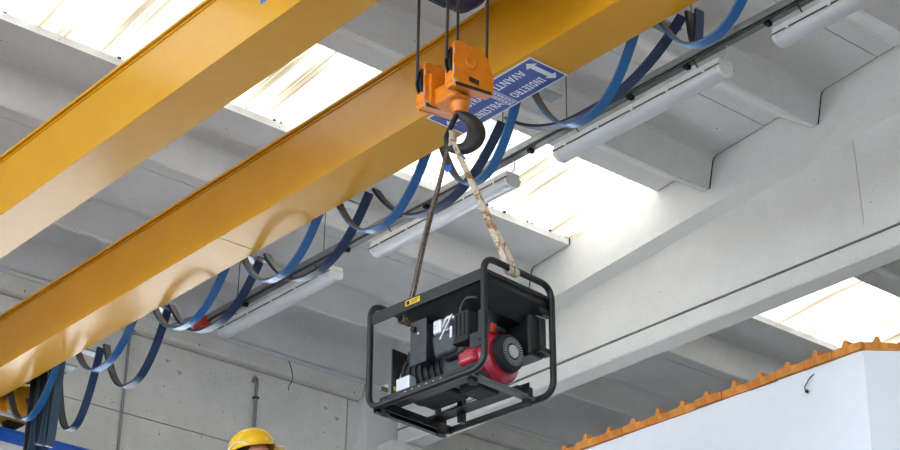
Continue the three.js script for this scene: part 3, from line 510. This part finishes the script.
// ---------------------------------------------------------------- white booth with terracotta tile edge
{
  const t = thing('white_booth', 'white booth with an orange terracotta tile edge at the lower right', 'building');
  const top = 3.742, plan = [[-10.2, -7.36], [-5.53, -7.36], [-4.58, -8.522], [-4.58, -10.6], [-10.2, -10.6]];
  const s = new THREE.Shape(plan.map(([x, z]) => new THREE.Vector2(x, -z)));
  mesh('walls', new THREE.ExtrudeGeometry(s, { depth: top + 1.6, bevelEnabled: false }).rotateX(-Math.PI / 2).translate(0, -1.6, 0), M.booth, t);
  mesh('roof_deck', new THREE.ExtrudeGeometry(s, { depth: 0.02, bevelEnabled: false }).rotateX(-Math.PI / 2).translate(0, top, 0), M.booth, t);
  const prof = (k) => [[0, 0], [0.2, 0], [0.2, 0.042], [0.112, 0.046], [0.108, 0.06], [0.103, 0.076 + k], [0.093, 0.082 + k], [0.083, 0.079 + k], [0.073, 0.06], [0.066, 0.048], [0, 0.046]];
  const geo = [0, 0.006, -0.006].map((k) => fitUV(new THREE.ExtrudeGeometry(new THREE.Shape(prof(k).map(([x, y]) => new THREE.Vector2(x, y))), { depth: 0.3, bevelEnabled: false }).translate(0, 0, -0.28)));
  const tile = (x, z, turn, i, dy) => { const o = new THREE.Mesh(geo[i % 3], M.terracotta[(i * 7 + (i >> 1)) % 3]); o.name = 'roof_tile'; o.castShadow = o.receiveShadow = true; o.position.set(x, top + 0.02 + dy, z); o.rotation.set(0, turn, 0); t.add(o); };
  for (let i = 0; i < 24; i++) tile(-5.55 - 0.2 * (i + 1) + 0.03, -7.36 + 0.0 + rr(-0.008, 0.008), rr(-0.02, 0.02), i, rr(-0.003, 0.003));
  const turn = Math.atan2(0.774, 0.633);
  for (let i = 0; i < 7; i++) tile(-5.55 + 0.633 * 0.2 * i, -7.36 - 0.774 * 0.2 * i, turn, i + 30, rr(-0.003, 0.003));
}

// ---------------------------------------------------------------- worker in a hard hat on a raised platform
{
  const deck = 1.96, px = -8.75, pz = -5.67;
  const pf = thing('work_platform', 'steel work platform under the worker in the yellow hard hat', 'platform');
  mesh('deck', [rbox(-9.7, -7.9, deck - 0.05, deck, pz - 0.6, pz + 0.6, 0.01)], M.galv, pf);
  for (const [x, z] of [[-9.65, pz - 0.55], [-7.95, pz - 0.55], [-9.65, pz + 0.55], [-7.95, pz + 0.55]]) mesh('leg', rod(V(x, -1.6, z), V(x, deck - 0.05, z), 0.04, 10), M.galv, pf);
  mesh('guard_rail', [pathTube([V(-9.65, deck, pz - 0.55), V(-9.65, deck + 1.0, pz - 0.55), V(-7.95, deck + 1.0, pz - 0.55), V(-7.95, deck, pz - 0.55)], 0.022, 0.08, 60)], M.yellow, pf);
  const who = thing('person', 'worker seen only by a yellow hard hat at the bottom edge', 'person');
  // local frame: x forward, y up, z to the right hand
  const turn = Math.atan2(0.774, 0.633) - 0.28; who.position.set(px, deck, pz); who.rotation.y = turn;
  const smin = (a, b, k) => { const h = Math.max(k - Math.abs(a - b), 0) / k; return Math.min(a, b) - h * h * k / 4; };
  function body(bones, lo, size, res, k) {
    const mc = new MarchingCubes(res, new THREE.MeshBasicMaterial(), false, false, 400000), f = mc.field; mc.isolation = 0;
    const pre = bones.map(([a, b, ra, rb]) => { const d = [b[0] - a[0], b[1] - a[1], b[2] - a[2]]; return [a, d, d[0] ** 2 + d[1] ** 2 + d[2] ** 2 || 1e-9, ra, rb]; });
    for (let z = 0; z < res; z++) for (let y = 0; y < res; y++) for (let x = 0; x < res; x++) {
      const p = [lo[0] + size * x / res, lo[1] + size * y / res, lo[2] + size * z / res]; let D = 9;
      for (const [a, d, l, ra, rb] of pre) { const t = Math.max(0, Math.min(1, ((p[0] - a[0]) * d[0] + (p[1] - a[1]) * d[1] + (p[2] - a[2]) * d[2]) / l)); const e = Math.hypot(p[0] - a[0] - d[0] * t, p[1] - a[1] - d[1] * t, p[2] - a[2] - d[2] * t) - (ra + (rb - ra) * t); if (e < D + k) D = D === 9 ? e : smin(D, e, k); }
      f[x + y * res + z * res * res] = -D;
    }
    mc.update();
    const n = mc.count ?? mc.geometry.drawRange.count, P = new Float32Array(n * 3), Q = new Float32Array(n * 3);
    for (let i = 0; i < n; i++) for (let c = 0; c < 3; c++) { P[3 * i + c] = lo[c] + size * (mc.positionArray[3 * i + c] + 1) / 2; Q[3 * i + c] = mc.normalArray[3 * i + c]; }
    const g = new THREE.BufferGeometry(); g.setAttribute('position', new THREE.BufferAttribute(P, 3)); g.setAttribute('normal', new THREE.BufferAttribute(Q, 3)); return g;
  }
  const limb = (s) => [[[0, 0.93, s * 0.09], [0.02, 0.5, s * 0.1], 0.088, 0.058], [[0.02, 0.5, s * 0.1], [-0.02, 0.09, s * 0.11], 0.056, 0.04], [[-0.02, 0.05, s * 0.11], [0.15, 0.035, s * 0.13], 0.045, 0.035], [[0, 1.4, s * 0.17], [0.03, 1.13, s * 0.24], 0.052, 0.042], [[0.03, 1.13, s * 0.24], [0.16, 0.92, s * 0.22], 0.04, 0.03]];
  const torso = [[[0, 0.95, -0.05], [0, 0.95, 0.05], 0.12, 0.12], [[0, 1.0, 0], [0, 1.25, 0], 0.13, 0.14], [[0, 1.34, -0.1], [0, 1.34, 0.1], 0.1, 0.1], [[0, 1.4, -0.15], [0, 1.4, 0.15], 0.06, 0.06], [[0, 1.4, 0], [0.02, 1.54, 0], 0.06, 0.055]];
  const hand = (s) => { const w = [0.16, 0.92, s * 0.22], o = [[w, [0.2, 0.85, s * 0.215], 0.028, 0.03]]; [[-0.03, 0.07], [-0.01, 0.082], [0.01, 0.076], [0.03, 0.06]].forEach(([dz, l]) => { const a = [0.2, 0.845, s * 0.215 + dz], b = [0.215, 0.845 - l * 0.6, s * 0.215 + dz], c = [0.2, 0.845 - l, s * 0.215 + dz]; o.push([a, b, 0.0095, 0.009], [b, c, 0.009, 0.0075]); }); o.push([[0.185, 0.875, s * 0.19], [0.225, 0.845, s * 0.165], 0.012, 0.01], [[0.225, 0.845, s * 0.165], [0.235, 0.815, s * 0.168], 0.01, 0.008]); return o; };
  const head = [[[0.0, 1.62, 0], [0.03, 1.64, 0], 0.088, 0.085], [[0.045, 1.57, 0], [0.06, 1.54, 0], 0.06, 0.04], [[0.1, 1.615, 0], [0.128, 1.585, 0], 0.009, 0.013], [[0.005, 1.61, -0.088], [0.005, 1.58, -0.086], 0.014, 0.01], [[0.005, 1.61, 0.088], [0.005, 1.58, 0.086], 0.014, 0.01], [[0.085, 1.555, -0.018], [0.085, 1.555, 0.018], 0.012, 0.012], [[0, 1.5, 0], [0.01, 1.58, 0], 0.052, 0.055]];
  const skin = mesh('body', [body([...limb(-1), ...limb(1), ...torso], [-0.9, -0.02, -0.9], 1.8, 130, 0.05), body(head, [-0.15, 1.45, -0.15], 0.3, 90, 0.02), body(hand(1), [0.1, 0.72, 0.1], 0.24, 70, 0.008), body(hand(-1), [0.1, 0.72, -0.34], 0.24, 70, 0.008)], M.skin, who);
  const wear = (list, grow) => list.map(([a, b, ra, rb]) => [a, b, ra + grow, rb + grow]);
  mesh('overalls', body(wear([...limb(-1).slice(0, 2), ...limb(1).slice(0, 2), ...limb(-1).slice(3), ...limb(1).slice(3), ...torso.slice(0, 4)], 0.012), [-0.9, -0.02, -0.9], 1.8, 130, 0.05), M.cloth, who);
  mesh('boots', [body(wear([limb(-1)[2], [[-0.02, 0.2, -0.11], [-0.02, 0.08, -0.11], 0.048, 0.046]], 0.01), [-0.3, -0.03, -0.4], 0.6, 60, 0.03), body(wear([limb(1)[2], [[-0.02, 0.2, 0.11], [-0.02, 0.08, 0.11], 0.048, 0.046]], 0.01), [-0.3, -0.03, -0.2], 0.6, 60, 0.03)], M.blackRubber, who);
  mesh('eyes', [-1, 1].map((s) => new THREE.SphereGeometry(0.012, 12, 10).translate(0.103, 1.625, s * 0.032)), M.white, skin);
  mesh('hair', body([[[-0.03, 1.6, 0], [-0.02, 1.66, 0], 0.092, 0.09]], [-0.15, 1.48, -0.15], 0.3, 50, 0.02), M.hair, who);
  // hard hat: shell, brim swept longer in front, ridge, rim band
  const hat = new THREE.Group(); hat.name = 'hard_hat'; hat.userData.label = 'glossy yellow hard hat'; hat.position.set(0.0, 1.67, 0); hat.rotation.z = 0.22; hat.scale.setScalar(1.06); who.add(hat);
  const P = [], I = [], rows = 26, cols = 48;
  for (let i = 0; i <= rows; i++) for (let j = 0; j <= cols; j++) {
    const a = 2 * Math.PI * j / cols, c = Math.cos(a), s = Math.sin(a), v = i / rows; let r, y;
    if (v < 0.8) { const q = v / 0.8 * Math.PI / 2; r = Math.sin(q); y = 0.135 * Math.cos(q) ** 0.85; P.push(c * 0.136 * r, y, s * 0.112 * r); }
    else { const q = (v - 0.8) / 0.2, e = 0.012 + 0.042 * Math.max(0, c) ** 1.6; P.push(c * (0.136 + e * q), -0.012 * q - 0.014 * q * Math.max(0, c), s * (0.112 + (0.012 + 0.01 * Math.max(0, c)) * q)); }
  }
  for (let i = 0; i < rows; i++) for (let j = 0; j < cols; j++) { const a = i * (cols + 1) + j; I.push(a, a + 1, a + cols + 1, a + 1, a + cols + 2, a + cols + 1); }
  const g = new THREE.BufferGeometry(); g.setAttribute('position', new THREE.Float32BufferAttribute(P, 3)); g.setIndex(I); g.computeVertexNormals(); g.setAttribute('uv', new THREE.Float32BufferAttribute(new Float32Array(P.length / 3 * 2), 2));
  const inner = g.clone().scale(0.965, 0.965, 0.965);
  M.hat.side = THREE.DoubleSide;
  mesh('shell', [g, inner], M.hat, hat);
  mesh('ridge', [wire([V(0.125, 0.045, 0), V(0.085, 0.105, 0), V(0.0, 0.136, 0), V(-0.085, 0.105, 0), V(-0.128, 0.04, 0)], 0.007, 30, 8)], M.hat, hat);
  mesh('strap', [wire([V(-0.11, 0.012, 0.075), V(-0.06, 0.03, 0.104), V(0.0, 0.016, 0.114), V(0.02, -0.006, 0.117)], 0.005, 24, 6)], M.white, hat);
  mesh('rim_band', [wire([V(0.185, -0.024, -0.015), V(0.186, -0.025, 0.0), V(0.182, -0.024, 0.02)], 0.004, 24, 6)], M.white, hat);
}

// ---------------------------------------------------------------- lift everything so that the floor lies at y = 0
for (const o of scene.children) { if (o === sun || o === sun.target) continue; o.position.y += LIFT; }
renderer.render(scene, camera);
